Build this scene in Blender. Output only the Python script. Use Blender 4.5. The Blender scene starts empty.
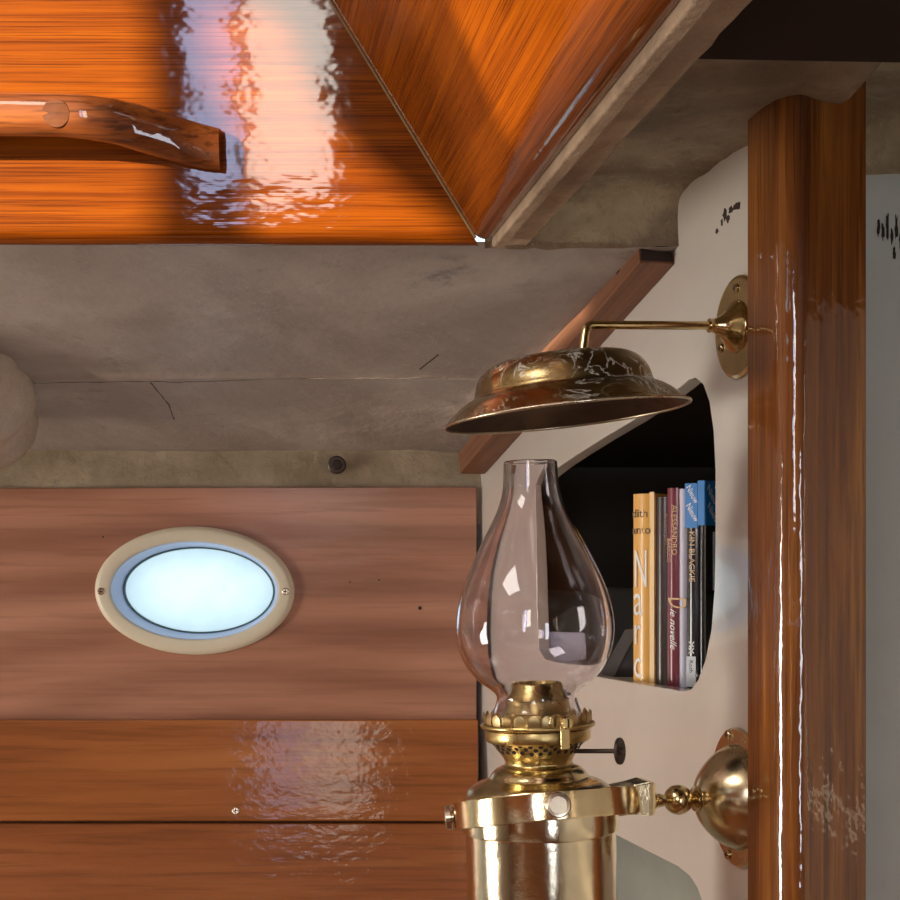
import bpy, bmesh, math, random
from mathutils import Vector, Matrix, noise
random.seed(4)
S = bpy.context.scene
COL = S.collection
FP, HZ, CZ = 1500.0, 572.0, 1.35          # focal length in pixels, horizon row, eye height

# ------------------------------------------------------------------ camera
cd = bpy.data.cameras.new('camera'); cam = bpy.data.objects.new('camera', cd); COL.objects.link(cam)
cam.location = (0, 0, CZ); cam.rotation_euler = (math.radians(90), 0, 0)
cd.sensor_width = 36; cd.lens = 36 * FP / 900; cd.shift_y = (HZ - 450) / 900; cd.clip_start = .02
S.camera = cam
# ------------------------------------------------------------------ world, sun, daylight, exposure
w = bpy.data.worlds.new('sky'); S.world = w; w.use_nodes = True
bg = w.node_tree.nodes['Background']; bg.inputs[0].default_value = (.62, .84, 1, 1); bg.inputs[1].default_value = 2.2
S.view_settings.view_transform = 'Standard'; S.view_settings.look = 'None'
S.view_settings.gamma = 1; S.view_settings.use_curve_mapping = False
S.view_settings.exposure = 0.0
SUN = Vector((-.62, -.78, .14)).normalized()
sl = bpy.data.lights.new('sun', 'SUN'); sl.energy = 14.5; sl.angle = math.radians(.7); sl.color = (1, .86, .68)
so = bpy.data.objects.new('sun', sl); COL.objects.link(so); so.location = (-3, -5, 4)
so.rotation_euler = SUN.to_track_quat('Z', 'Y').to_euler()

def area(name, loc, to, sx, sy, power, col):
    l = bpy.data.lights.new(name, 'AREA'); l.shape = 'RECTANGLE'; l.size = sx; l.size_y = sy; l.energy = power; l.color = col
    o = bpy.data.objects.new(name, l); COL.objects.link(o); o.location = loc
    o.rotation_euler = (Vector(loc) - Vector(to)).to_track_quat('Z', 'Y').to_euler()
    return o
# area lamps: far windows known from reflections; added fill aft, behind and overhead
area('aft_fill', (-2.57, .72, CZ - .25), (0, .95, CZ - .02), .55, 1.3, 62, (1, .94, .86))  # added lamp to brighten the bulkhead and deck underside
area('window_daylight_a', (-.470, -.735, CZ + .34), (-.470, 1, CZ + .34), .10, .50, 1.7, (.55, .66, 1))
area('window_daylight_b', (-.315, -.735, CZ + .34), (-.315, 1, CZ + .34), .16, .50, 3.1, (1, .94, .84))
area('behind_fill', (.50, -.73, CZ - .15), (.45, 1, CZ - .15), .16, .7, 4.0, (.80, .88, 1))  # added strip lamp behind the camera for brass and varnish highlights
area('overhead_fill', (-.75, .25, CZ + .80), (-.75, .25, 0), .5, .5, 8, (1, .96, .90))  # added overhead lamp lifting the general cabin light

# ------------------------------------------------------------------ helpers
def P(px, py, D): return Vector(((px - 450) / FP * D, D, CZ + (HZ - py) / FP * D))
def link(name, me, mat=None, parent=None, M=None, smooth=False):
    if mat is not None and not me.materials: me.materials.append(mat)
    if smooth:
        for p in me.polygons: p.use_smooth = True
    o = bpy.data.objects.new(name, me); COL.objects.link(o)
    if parent is not None: o.parent = parent
    if M is not None: o.matrix_local = M
    return o
def frm(bm, name, mat, parent=None, M=None, smooth=False, auto=None):
    bmesh.ops.recalc_face_normals(bm, faces=bm.faces)
    if auto is not None:
        for f in bm.faces: f.smooth = True
        for e in bm.edges:
            if len(e.link_faces) == 2 and e.calc_face_angle(0) > math.radians(auto): e.smooth = False
    me = bpy.data.meshes.new(name); bm.to_mesh(me); bm.free()
    o = link(name, me, mat, parent, M, smooth)
    if auto is not None and len(me.polygons) < 1500:
        wn = o.modifiers.new('weighted_normal', 'WEIGHTED_NORMAL'); wn.keep_sharp = True; wn.weight = 100
    return o
def tag(o, label=None, cat=None, group=None, kind=None):
    if label: o['label'] = label
    if cat: o['category'] = cat
    if group: o['group'] = group
    if kind: o['kind'] = kind
    return o
def empty(name, M, label, cat, group=None):
    o = bpy.data.objects.new(name, None); COL.objects.link(o); o.empty_display_size = .02
    o.matrix_world = M
    return tag(o, label, cat, group)
def box_bm(sx, sy, sz, c=(0, 0, 0), bev=0, seg=3, bm=None, cuts=0):
    b = bmesh.new()
    bmesh.ops.create_cube(b, size=1)
    bmesh.ops.scale(b, vec=(sx, sy, sz), verts=b.verts)
    bmesh.ops.translate(b, vec=c, verts=b.verts)
    if bev: bmesh.ops.bevel(b, geom=b.edges[:], offset=bev, segments=seg, profile=.5, affect='EDGES')
    if bm is None: return b
    me = bpy.data.meshes.new('t'); b.to_mesh(me); b.free(); bm.from_mesh(me); bpy.data.meshes.remove(me); return bm
def lathe(prof, n=64, bm=None, closed=False, M=None):
    bm = bm or bmesh.new(); rings = []
    for r, z in prof:
        if r < 1e-6: rings.append([bm.verts.new((0, 0, z))])
        else: rings.append([bm.verts.new((r * math.cos(2 * math.pi * k / n), r * math.sin(2 * math.pi * k / n), z)) for k in range(n)])
    if M is not None:
        for rg in rings:
            for v in rg: v.co = M @ v.co
    seq = list(zip(rings, rings[1:] + ([rings[0]] if closed else [])))
    if not closed: seq = seq[:len(rings) - 1]
    for a, b in seq:
        for k in range(n):
            k2 = (k + 1) % n
            vs = [a[k % len(a)], a[k2 % len(a)], b[k2 % len(b)], b[k % len(b)]]
            u = []
            for v in vs:
                if v not in u: u.append(v)
            if len(u) > 2:
                try: bm.faces.new(u)
                except ValueError: pass
    return bm
def smoothprof(pts, n=6):
    out = []
    for i in range(len(pts) - 1):
        p0 = pts[max(i - 1, 0)]; p1 = pts[i]; p2 = pts[i + 1]; p3 = pts[min(i + 2, len(pts) - 1)]
        for k in range(n):
            t = k / n
            out.append(tuple(.5 * (2 * p1[j] + (p2[j] - p0[j]) * t + (2 * p0[j] - 5 * p1[j] + 4 * p2[j] - p3[j]) * t * t + (3 * p1[j] - p0[j] - 3 * p2[j] + p3[j]) * t ** 3) for j in (0, 1)))
    out.append(pts[-1]); return out
def tube(pts, r, n=16, bm=None, cap=True):
    bm = bm or bmesh.new(); pts = [Vector(p) for p in pts]; rs = r if isinstance(r, (list, tuple)) else [r] * len(pts)
    prev = None; rings = []
    for i, p in enumerate(pts):
        d = (pts[min(i + 1, len(pts) - 1)] - pts[max(i - 1, 0)]).normalized()
        if prev is None:
            a = d.orthogonal().normalized()
        else: a = (prev - d * prev.dot(d)).normalized()
        prev = a; b = d.cross(a)
        rings.append([bm.verts.new(p + rs[i] * (a * math.cos(2 * math.pi * k / n) + b * math.sin(2 * math.pi * k / n))) for k in range(n)])
    for A, B in zip(rings, rings[1:]):
        for k in range(n): bm.faces.new((A[k], A[(k + 1) % n], B[(k + 1) % n], B[k]))
    if cap: bm.faces.new(rings[0][::-1]); bm.faces.new(rings[-1])
    return bm
def sheet(name, outer, holes, thick, mat, parent=None, M=None, bevel=0, offset=0):
    """flat board in local XY with holes; front face at local z=0, body behind it"""
    c = bpy.data.curves.new(name, 'CURVE'); c.dimensions = '2D'; c.fill_mode = 'BOTH'
    c.extrude = max(thick / 2 - bevel, 1e-5); c.bevel_depth = bevel; c.bevel_resolution = 2; c.offset = -bevel
    for pl in [outer] + list(holes):
        s = c.splines.new('POLY'); s.points.add(len(pl) - 1); s.use_cyclic_u = True
        for q, pt in zip(pl, s.points): pt.co = (q[0], q[1], 0, 1)
    o = bpy.data.objects.new('t', c); COL.objects.link(o)
    me = bpy.data.meshes.new_from_object(o); bpy.data.objects.remove(o); bpy.data.curves.remove(c)
    me.transform(Matrix.Translation((0, 0, -thick / 2 + offset)))
    bm = bmesh.new(); bm.from_mesh(me); bmesh.ops.remove_doubles(bm, verts=bm.verts, dist=1e-6)
    bpy.data.meshes.remove(me)
    return frm(bm, name, mat, parent, M, auto=30)
def text_me(txt, size, mat, parent, M, name='lettering', align='LEFT', ext=.00006, shear=0, sx=1, bold=0):
    c = bpy.data.curves.new('t', 'FONT'); c.body = txt; c.size = size; c.extrude = ext; c.align_x = align; c.shear = shear; c.offset = bold
    c.resolution_u = 3
    o = bpy.data.objects.new('t', c); COL.objects.link(o); me = bpy.data.meshes.new_from_object(o)
    bpy.data.objects.remove(o); bpy.data.curves.remove(c); me.transform(Matrix.Diagonal((sx, 1, 1, 1)))
    return link(name, me, mat, parent, M)
def basis(o, x, y, z):
    M = Matrix.Identity(4)
    for i, v in enumerate((x, y, z)):
        v = Vector(v).normalized()
        for r in range(3): M[r][i] = v[r]
    M.translation = o; return M
def roundpoly(pts, r, n=5):
    out = []; N = len(pts)
    for i in range(N):
        p = Vector(pts[i]); a = (Vector(pts[i - 1]) - p); b = (Vector(pts[(i + 1) % N]) - p)
        rr = min(r, a.length * .45, b.length * .45); A = p + a.normalized() * rr; B = p + b.normalized() * rr
        for k in range(n + 1):
            t = k / n; q = A * (1 - t) ** 2 + p * 2 * t * (1 - t) + B * t * t; out.append((q.x, q.y))
    return out
def grid(name, fn, nu, nv, mat, parent=None, thick=0, smooth=True):
    bm = bmesh.new(); V = [[bm.verts.new(fn(i / nu, j / nv)) for j in range(nv + 1)] for i in range(nu + 1)]
    for i in range(nu):
        for j in range(nv): bm.faces.new((V[i][j], V[i + 1][j], V[i + 1][j + 1], V[i][j + 1]))
    if thick: bmesh.ops.solidify(bm, geom=bm.faces[:], thickness=thick)
    return frm(bm, name, mat, parent, auto=40)

# ------------------------------------------------------------------ materials
def new(name):
    m = bpy.data.materials.new(name); m.use_nodes = True
    return m, m.node_tree, m.node_tree.nodes['Principled BSDF']
def N(nt, t, **kw):
    n = nt.nodes.new(t)
    for k, v in kw.items():
        if k in n.inputs: n.inputs[k].default_value = v
        else: setattr(n, k, v)
    return n
def ramp(nt, fac, stops):
    r = nt.nodes.new('ShaderNodeValToRGB'); e = r.color_ramp.elements
    while len(e) < len(stops): e.new(.5)
    for q, (p, c) in zip(e, stops): q.position = p; q.color = (*c, 1) if len(c) == 3 else c
    nt.links.new(fac, r.inputs[0]); return r.outputs[0]
def coords(nt, scale=(1, 1, 1), rot=(0, 0, 0), loc=(0, 0, 0)):
    t = nt.nodes.new('ShaderNodeTexCoord'); m = nt.nodes.new('ShaderNodeMapping')
    m.inputs['Scale'].default_value = scale; m.inputs['Rotation'].default_value = rot; m.inputs['Location'].default_value = loc
    nt.links.new(t.outputs['Object'], m.inputs[0]); return m.outputs[0]
def noise_n(nt, vec, scale, detail=4, rough=.55, dist=0):
    n = N(nt, 'ShaderNodeTexNoise', Scale=scale, Detail=detail, Roughness=rough, Distortion=dist)
    nt.links.new(vec, n.inputs['Vector']); return n.outputs['Fac']
def mix(nt, fac, a, b, mode='MIX'):
    m = nt.nodes.new('ShaderNodeMix'); m.data_type = 'RGBA'; m.blend_type = mode
    for s, v in ((m.inputs[0], fac), (m.inputs[6], a), (m.inputs[7], b)):
        if hasattr(v, 'links'): nt.links.new(v, s)
        elif isinstance(v, (int, float)): s.default_value = v
        else: s.default_value = (*v, 1)
    return m.outputs[2]
def math_n(nt, op, a, b=0):
    m = nt.nodes.new('ShaderNodeMath'); m.operation = op
    for s, v in ((m.inputs[0], a), (m.inputs[1], b)):
        if hasattr(v, 'links'): nt.links.new(v, s)
        else: s.default_value = v
    return m.outputs[0]
def bump(nt, bs, h, strength, dist=.001, prev=None):
    b = N(nt, 'ShaderNodeBump', Strength=strength, Distance=dist); nt.links.new(h, b.inputs['Height'])
    if prev is not None: nt.links.new(prev, b.inputs['Normal'])
    nt.links.new(b.outputs[0], bs.inputs['Normal']); return b.outputs[0]
def wood(name, lo, mid, hi, gx=(2, 60, 60), figure=0, rough=.25, coat=1.0, coat_r=.06, pore=.6, wave=.0012, wscale=45, seed=0., spec=.12):
    """grain runs along local X"""
    m, nt, b = new(name)
    v = coords(nt, gx, loc=(seed, seed, seed)); v1 = coords(nt, (gx[0] * 3, gx[1] * 5, gx[2] * 5)); vb = coords(nt, (1.4, 9, 9), loc=(seed, 0, 3))
    g1 = noise_n(nt, v, 1, 6, .6, .6); g2 = noise_n(nt, v1, 1, 4, .6); g3 = noise_n(nt, vb, 1, 3, .5, .8)
    a = math_n(nt, 'ADD', math_n(nt, 'MULTIPLY', g1, .55), math_n(nt, 'MULTIPLY', g3, .45))
    c = ramp(nt, a, [(.36, lo), (.5, mid), (.66, hi)])
    c = mix(nt, ramp(nt, g2, [(.38, (pore,) * 3), (.5, (0, 0, 0))]), c, tuple(x * .35 for x in lo))
    if figure:
        vf = coords(nt, (1.5, 5.5, 1), loc=(.30, 1.15, 0)); wv = N(nt, 'ShaderNodeTexWave', Scale=1.0, Distortion=3.2, Detail=2, wave_type='RINGS', rings_direction='Z')
        wv.inputs['Detail Scale'].default_value = .9; nt.links.new(vf, wv.inputs['Vector'])
        c = mix(nt, math_n(nt, 'MULTIPLY', wv.outputs['Fac'], figure), c, tuple(x * .72 for x in lo))
    nt.links.new(c, b.inputs['Base Color']); b.inputs['Roughness'].default_value = rough + .2
    b.inputs['Specular IOR Level'].default_value = spec
    b.inputs['Coat Weight'].default_value = coat; b.inputs['Coat Roughness'].default_value = coat_r; b.inputs['Coat IOR'].default_value = 1.5
    vw = coords(nt, (.55, 1, 1)); h = noise_n(nt, vw, wscale, 3, .55)
    vg = coords(nt, (14, 420, 420)); h2 = noise_n(nt, vg, 1, 2, .5)
    n1 = N(nt, 'ShaderNodeBump', Strength=1.0, Distance=wave); nt.links.new(h, n1.inputs['Height'])
    n2 = N(nt, 'ShaderNodeBump', Strength=.5, Distance=wave * .12); nt.links.new(h2, n2.inputs['Height']); nt.links.new(n1.outputs[0], n2.inputs['Normal'])
    nt.links.new(n2.outputs[0], b.inputs['Coat Normal']); nt.links.new(n1.outputs[0], b.inputs['Normal'])
    return m
def paint(name, base, dark, amt=.5, rough=.5, bumps=.0012, scale=18, spec=.4, coat=0, stain=None, hi=None):
    m, nt, b = new(name)
    v = coords(nt); n1 = noise_n(nt, v, scale * .35, 5, .6, .3); n2 = noise_n(nt, v, scale * 3, 6, .65)
    c = mix(nt, math_n(nt, 'MULTIPLY', ramp(nt, n1, [(.38, (0, 0, 0)), (.62, (1, 1, 1))]), amt), base, dark)
    c = mix(nt, math_n(nt, 'MULTIPLY', ramp(nt, n2, [(.52, (0, 0, 0)), (.75, (1, 1, 1))]), amt * .6), c, dark)
    if stain: c = mix(nt, ramp(nt, noise_n(nt, coords(nt, loc=(3, 1, 7)), scale * .9, 6, .75), [(.62, (0, 0, 0)), (.72, (.8, .8, .8))]), c, stain)
    if hi:                                                        # hair-fine scuffs in patches
        sc = N(nt, 'ShaderNodeTexNoise', Scale=38, Detail=3, Roughness=.5, Distortion=2.5); nt.links.new(v, sc.inputs['Vector'])
        ln = ramp(nt, math_n(nt, 'ABSOLUTE', math_n(nt, 'SUBTRACT', sc.outputs['Fac'], .5)), [(0, (.5, .5, .5)), (.010, (0, 0, 0))])
        c = mix(nt, math_n(nt, 'MULTIPLY', ln, ramp(nt, noise_n(nt, v, 7, 3), [(.45, (0, 0, 0)), (.6, (1, 1, 1))])), c, hi)
        n3 = noise_n(nt, v, 70, 5, .7); c = mix(nt, ramp(nt, n3, [(.60, (0, 0, 0)), (.75, (.6, .6, .6))]), c, dark)
    nt.links.new(c, b.inputs['Base Color']); b.inputs['Roughness'].default_value = rough; b.inputs['Specular IOR Level'].default_value = spec
    b.inputs['Coat Weight'].default_value = coat; b.inputs['Coat Roughness'].default_value = .05
    bump(nt, b, n2, 1, bumps); return m
def brass(name, col=(.78, .60, .30), tarn=(.16, .10, .04), amt=.35, rough=.12, scale=60, bumps=.0002, cracks=False):
    m, nt, b = new(name); v = coords(nt); n1 = noise_n(nt, v, scale, 6, .7, .4); n2 = noise_n(nt, v, scale * .25, 3, .6)
    f = math_n(nt, 'MULTIPLY', ramp(nt, n1, [(.45, (0, 0, 0)), (.68, (1, 1, 1))]), amt)
    f2 = math_n(nt, 'MULTIPLY', ramp(nt, n2, [(.4, (0, 0, 0)), (.65, (1, 1, 1))]), amt)
    c = mix(nt, math_n(nt, 'MAXIMUM', f, f2), col, tarn)
    b.inputs['Metallic'].default_value = 1
    if cracks:
        vo = N(nt, 'ShaderNodeTexNoise', Scale=34, Detail=5, Roughness=.62, Distortion=1.6); nt.links.new(v, vo.inputs['Vector'])
        d = math_n(nt, 'ABSOLUTE', math_n(nt, 'SUBTRACT', vo.outputs['Fac'], .5))
        g = math_n(nt, 'MULTIPLY', ramp(nt, d, [(.0, (1, 1, 1)), (.012, (.6, .6, .6)), (.022, (0, 0, 0))]), ramp(nt, noise_n(nt, v, 22, 3), [(.42, (0, 0, 0)), (.55, (1, 1, 1))]))
        c = mix(nt, g, c, (.55, .52, .45)); nt.links.new(math_n(nt, 'SUBTRACT', 1, g), b.inputs['Metallic'])
    nt.links.new(c, b.inputs['Base Color'])
    r = math_n(nt, 'ADD', math_n(nt, 'MULTIPLY', math_n(nt, 'MAXIMUM', f, f2), .35), rough)
    nt.links.new(r, b.inputs['Roughness']); bump(nt, b, n1, 1, bumps); return m
def plain(name, col, rough=.5, metal=0, spec=.5, coat=0):
    m, nt, b = new(name); v = coords(nt); n = noise_n(nt, v, 120, 4)
    nt.links.new(mix(nt, math_n(nt, 'MULTIPLY', n, .25), col, tuple(x * .7 for x in col)), b.inputs['Base Color'])
    b.inputs['Roughness'].default_value = rough; b.inputs['Metallic'].default_value = metal; b.inputs['Specular IOR Level'].default_value = spec
    b.inputs['Coat Weight'].default_value = coat; b.inputs['Coat Roughness'].default_value = .08; return m

M_trim = wood('varnished_teak', (.085, .014, .001), (.18, .038, .0012), (.28, .068, .0015), gx=(2.4, 170, 170), pore=.6, wave=.00045, wscale=34, coat_r=.05, spec=.03)
M_grab = wood('handrail_teak', (.07, .018, .005), (.17, .045, .010), (.32, .10, .02), gx=(3, 45, 45), coat_r=.03, wave=.0004, wscale=30)
M_panel = wood('pink_mahogany_panel', (.34, .145, .082), (.47, .22, .135), (.57, .29, .18), gx=(1.5, 22, 22), figure=.55, pore=.25, rough=.3, coat_r=.2, wave=.0005, wscale=40, coat=.3)
M_plank = wood('golden_mahogany_plank', (.22, .066, .016), (.33, .105, .026), (.42, .15, .04), gx=(1.6, 26, 26), pore=.3, coat_r=.08, wave=.0004, wscale=85, coat=.32, seed=2)
M_plank2 = wood('red_mahogany_plank', (.17, .05, .014), (.27, .082, .022), (.35, .12, .034), gx=(1.6, 26, 26), pore=.3, coat_r=.08, wave=.0004, wscale=85, coat=.32, seed=6)
M_post = wood('mahogany_post', (.11, .030, .005), (.20, .060, .009), (.42, .16, .025), gx=(3.0, 90, 90), pore=.5, coat_r=.05, wave=.0008, wscale=50, seed=4)
M_batten = wood('raw_mahogany_batten', (.13, .055, .03), (.20, .09, .05), (.27, .13, .075), gx=(2, 40, 40), coat=0, pore=.3)
M_end = plain('charred_end_grain', (.035, .016, .010), .8)
M_grp = paint('grubby_headliner_paint', (.50, .385, .31), (.32, .23, .18), .75, .42, .0020, 14, stain=(.22, .17, .14), spec=.5, hi=(.72, .62, .54))
M_clamp = paint('stained_cream_paint', (.80, .64, .44), (.46, .36, .22), .8, .45, .0018, 26, stain=(.17, .13, .08), spec=.5)
M_bulk = paint('gloss_cream_bulkhead_paint', (.66, .61, .54), (.58, .52, .45), .5, .38, .00035, 12, coat=.9)
M_rough = paint('rough_dirty_paint', (.52, .38, .25), (.24, .16, .10), .8, .6, .005, 24, stain=(.10, .07, .04), hi=(.70, .56, .40))
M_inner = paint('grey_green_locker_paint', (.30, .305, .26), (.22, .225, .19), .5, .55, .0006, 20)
M_innerd = plain('locker_shade_brown', (.040, .030, .022), .6)  # locker shade put into the colour of the added dark panels
M_white = paint('white_compartment_paint', (.62, .62, .58), (.48, .47, .43), .5, .5, .0006, 8)
M_dark = plain('deckhead_shade_dark', (.020, .009, .005), .7, spec=.1)  # deckhead shade painted in as near-black
M_brass = brass('polished_brass', amt=.35)
M_brassr = brass('polished_ring_brass', (.86, .70, .42), amt=.22, rough=.10)
M_body = brass('reservoir_brass', (.84, .74, .54), amt=.18, rough=.09, scale=90)
M_dome = brass('dulled_dome_brass', (.72, .58, .32), amt=.45, rough=.13)
M_burner = brass('burner_brass', (.66, .48, .20), (.20, .12, .04), .5, .22, 110)
M_shade = brass('crazed_shade_brass', (.50, .34, .15), (.07, .045, .02), .85, .13, 42, .0002, True)
M_bronze = brass('wall_mount_brass', (.72, .58, .36), (.20, .13, .07), .45, .16, 30)
M_darkmet = plain('blackened_metal', (.07, .05, .04), .45, .8)
M_shin = brass('shade_inside', (.12, .075, .05), (.05, .035, .03), .8, .35, 30)
M_steel = plain('brassy_screw', (.62, .50, .36), .25, 1)
M_frame = plain('cream_plastic_frame', (.72, .64, .47), .38)
M_liner = plain('pale_lilac_liner', (.50, .60, .86), .3)
M_gasket = plain('dark_green_gasket', (.06, .14, .12), .4)
M_black = plain('black_vinyl', (.012, .012, .014), .35)
M_grey = plain('grey_cover', (.11, .11, .12), .45)

m, nt, b = new('clear_chimney_glass'); b.inputs['Transmission Weight'].default_value = 1; b.inputs['Roughness'].default_value = 0
b.inputs['IOR'].default_value = 1.42; b.inputs['Base Color'].default_value = (.93, .90, .93, 1); M_glass = m
m, nt, b = new('frosted_port_glass')
tr = N(nt, 'ShaderNodeBsdfTranslucent'); tp = N(nt, 'ShaderNodeBsdfTransparent'); ms = nt.nodes.new('ShaderNodeMixShader'); ms2 = nt.nodes.new('ShaderNodeMixShader')
tc = ramp(nt, noise_n(nt, coords(nt), 22, 4, .5), [(.3, (.76, .78, .76)), (.6, (.88, .86, .82))]); nt.links.new(tc, tr.inputs[0])
gl = N(nt, 'ShaderNodeBsdfGlossy', Roughness=.05); ms.inputs[0].default_value = .35; ms2.inputs[0].default_value = .04
nt.links.new(tr.outputs[0], ms.inputs[1]); nt.links.new(tp.outputs[0], ms.inputs[2]); nt.links.new(ms.outputs[0], ms2.inputs[1]); nt.links.new(gl.outputs[0], ms2.inputs[2])
nt.links.new(ms2.outputs[0], nt.nodes['Material Output'].inputs[0]); M_port = m

M_bulk.node_tree.nodes['Principled BSDF'].inputs['Coat IOR'].default_value = 2.3
M_post.node_tree.nodes['Principled BSDF'].inputs['Coat IOR'].default_value = 1.7
# ------------------------------------------------------------------ setting: bulkhead on the right
A72 = math.radians(74.8)
NB = Vector((-math.sin(A72), -math.cos(A72), 0)); TB = Vector((math.cos(A72), -math.sin(A72), 0)); UP = Vector((0, 0, 1))
OB = Vector((.2110, 1.0911, CZ))
MB = basis(OB, TB, UP, NB)                                       # local x = toward camera along the bulkhead, y = up, z = into the cabin
def bh(px, py):
    u = (px - 450) / FP; s = (OB.y * u - OB.x) / (TB.x - TB.y * u); D = OB.y + TB.y * s
    return (s, (HZ - py) / FP * D)
op1 = [(539, 486), (547, 476), (560, 466), (575, 456), (600, 440), (632, 421), (660, 402), (680, 387), (688, 380), (695, 378), (703, 385), (709, 402), (713, 430), (715, 470), (715, 540), (714, 590), (711, 630), (705, 660), (698, 679), (691, 689), (682, 691), (640, 684), (600, 677), (560, 669), (546, 664), (539, 652), (537, 600), (537, 540)]
op2 = [(560, 806), (580, 817), (617, 836), (650, 853), (678, 867), (690, 877), (697, 888), (703, 905), (706, 960), (700, 1010), (560, 1000), (556, 900)]
outer = [(-.69, -.9), (.10, -.9), (.10, .335), (-.105, .33), (-.69, .195)]
blk = sheet('wall_right', outer, [[bh(*p) for p in op1], [bh(*p) for p in op2]], .014, M_bulk, None, MB, bevel=.0012)
tag(blk, kind='structure')
# chipped paint patches on the bulkhead and the batten
def chips(name, pts, M, mat, parent, seed):
    random.seed(seed); bm = bmesh.new()
    for (x, y, w_, h_) in pts:
        n = 14; vs = []
        for k in range(n):
            a = 2 * math.pi * k / n; r = random.uniform(.55, 1.1); vs.append(bm.verts.new((x + w_ * r * math.cos(a), y + h_ * r * math.sin(a), 0)))
        f = bm.faces.new(vs); e = bmesh.ops.extrude_face_region(bm, geom=[f]); bmesh.ops.translate(bm, vec=(0, 0, .0004), verts=[v for v in e['geom'] if isinstance(v, bmesh.types.BMVert)])
    return tag(frm(bm, name, mat, parent, M), kind='stuff')
ps = []
for px, py, w_, h_ in ((725, 214, .004, .005), (731, 210, .004, .003), (736, 207, .005, .003), (739, 205, .003, .003), (728, 219, .003, .003), (717, 231, .003, .002), (722, 222, .002, .003)):
    s, z = bh(px, py); ps.append((s, z, w_, h_))
chips('paint_chip', ps, Matrix.Identity(4), M_end, blk, 3)

# ------------------------------------------------------------------ starboard side: panel with port, planks, clamp
YB = 1.728
def zb(py, D=YB): return (HZ - py) / FP * D
MP = basis(Vector((0, YB, CZ)), (1, 0, 0), (0, 0, 1), (0, -1, 0))
def xb(px, D=YB): return (px - 450) / FP * D
pc = (xb(195), zb(590.5)); ang = math.radians(-1.2)
def ell(c, a, b_, n=72): return [(c[0] + a * math.cos(2 * math.pi * k / n) * math.cos(ang) - b_ * math.sin(2 * math.pi * k / n) * math.sin(ang), c[1] + a * math.cos(2 * math.pi * k / n) * math.sin(ang) + b_ * math.sin(2 * math.pi * k / n) * math.cos(ang)) for k in range(n)]
PX = YB / FP
wall = sheet('wall_back', [(-.95, -.35), (xb(476.5), -.35), (xb(476.5), zb(487)), (-.95, zb(489))], [ell(pc, 88 * PX, 51 * PX)], .015, M_panel, None, MP, bevel=.001)
tag(wall, kind='structure')
for px, py, r in ((420, 608, .0022), (379, 580, .001), (350, 582, .0009), (103, 537, .001)):
    o = frm(lathe([(0, 0), (r, 0), (r, .0006), (0, .0006)], 12), 'knot', M_end, wall, Matrix.Translation((xb(px), zb(py), 0)))
# outer hull with a matching hole (daylight beyond)
hull = sheet('wall_hull', [(-2.6, -1.34), (.75, -1.34), (.75, .30), (-2.6, .30)], [ell((pc[0] + .000, pc[1]), 84 * PX, 47 * PX)], .02, M_inner, None, basis(Vector((0, YB + .045, CZ)), (1, 0, 0), (0, 0, 1), (0, -1, 0)))
tag(hull, kind='structure')
# oval portlight
port = empty('oval_portlight', basis(Vector((pc[0], YB, CZ + pc[1])), (1, 0, 0), (0, 0, 1), (0, -1, 0)), 'oval frosted portlight in a cream frame set in the pinkish wood panel', 'window')
def eloft(rings, name, mat, parent, n=96, M=None, closed=True):
    bm = bmesh.new(); R = []
    for a, b_, z in rings: R.append([bm.verts.new((x, y, z)) for x, y in ell((0, 0), a * PX, b_ * PX, n)])
    for A_, B_ in zip(R, R[1:] + ([R[0]] if closed else [])):
        for k in range(n): 
            try: bm.faces.new((A_[k], A_[(k + 1) % n], B_[(k + 1) % n], B_[k]))
            except ValueError: pass
    if not closed: R = R[:-1]
    return frm(bm, name, mat, parent, M, auto=35)
fr = eloft([(99.5, 64, 0), (99.5, 64, .003), (97.5, 62, .0062), (94, 58.5, .0078), (87, 52, .0078), (84.5, 49.7, .0065), (83.5, 48.7, .004), (83.5, 48.7, 0)], 'frame', M_frame, port)
eloft([(84.4, 49.4, .0045), (83.2, 48.4, .0045), (77, 43.6, -.028), (78.5, 45, -.028)], 'liner', M_liner, port)
eloft([(78, 45, -.0265), (75.3, 42.4, -.0265), (75.0, 42.2, -.031), (78, 45, -.031)], 'gasket', M_gasket, port)
bm = bmesh.new(); vs = [bm.verts.new((x, y, -.030)) for x, y in ell((0, 0), 76.5 * PX, 43.5 * PX)]; bm.faces.new(vs)
e = bmesh.ops.extrude_face_region(bm, geom=bm.faces[:]); bmesh.ops.translate(bm, vec=(0, 0, -.002), verts=[v for v in e['geom'] if isinstance(v, bmesh.types.BMVert)])
frm(bm, 'pane', M_port, port)
def screw(parent, M, r=.003, mat=None, name='screw', slot='cross', h=.0012):
    s = frm(lathe([(0, 0), (r, 0), (r, h * .5), (r * .8, h), (0, h)], 24), name, mat or M_steel, parent, M, auto=30)
    b_ = box_bm(r * 1.3, r * .22, h * .4, (0, 0, h * .95))
    if slot == 'cross': box_bm(r * .22, r * 1.3, h * .4, (0, 0, h * .95), bm=b_)
    frm(b_, 'slot', M_darkmet, s); return s
for sx in (-92.5, 91.5): screw(port, Matrix.Translation((sx * PX, -.001, .0078)), .0042)

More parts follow.
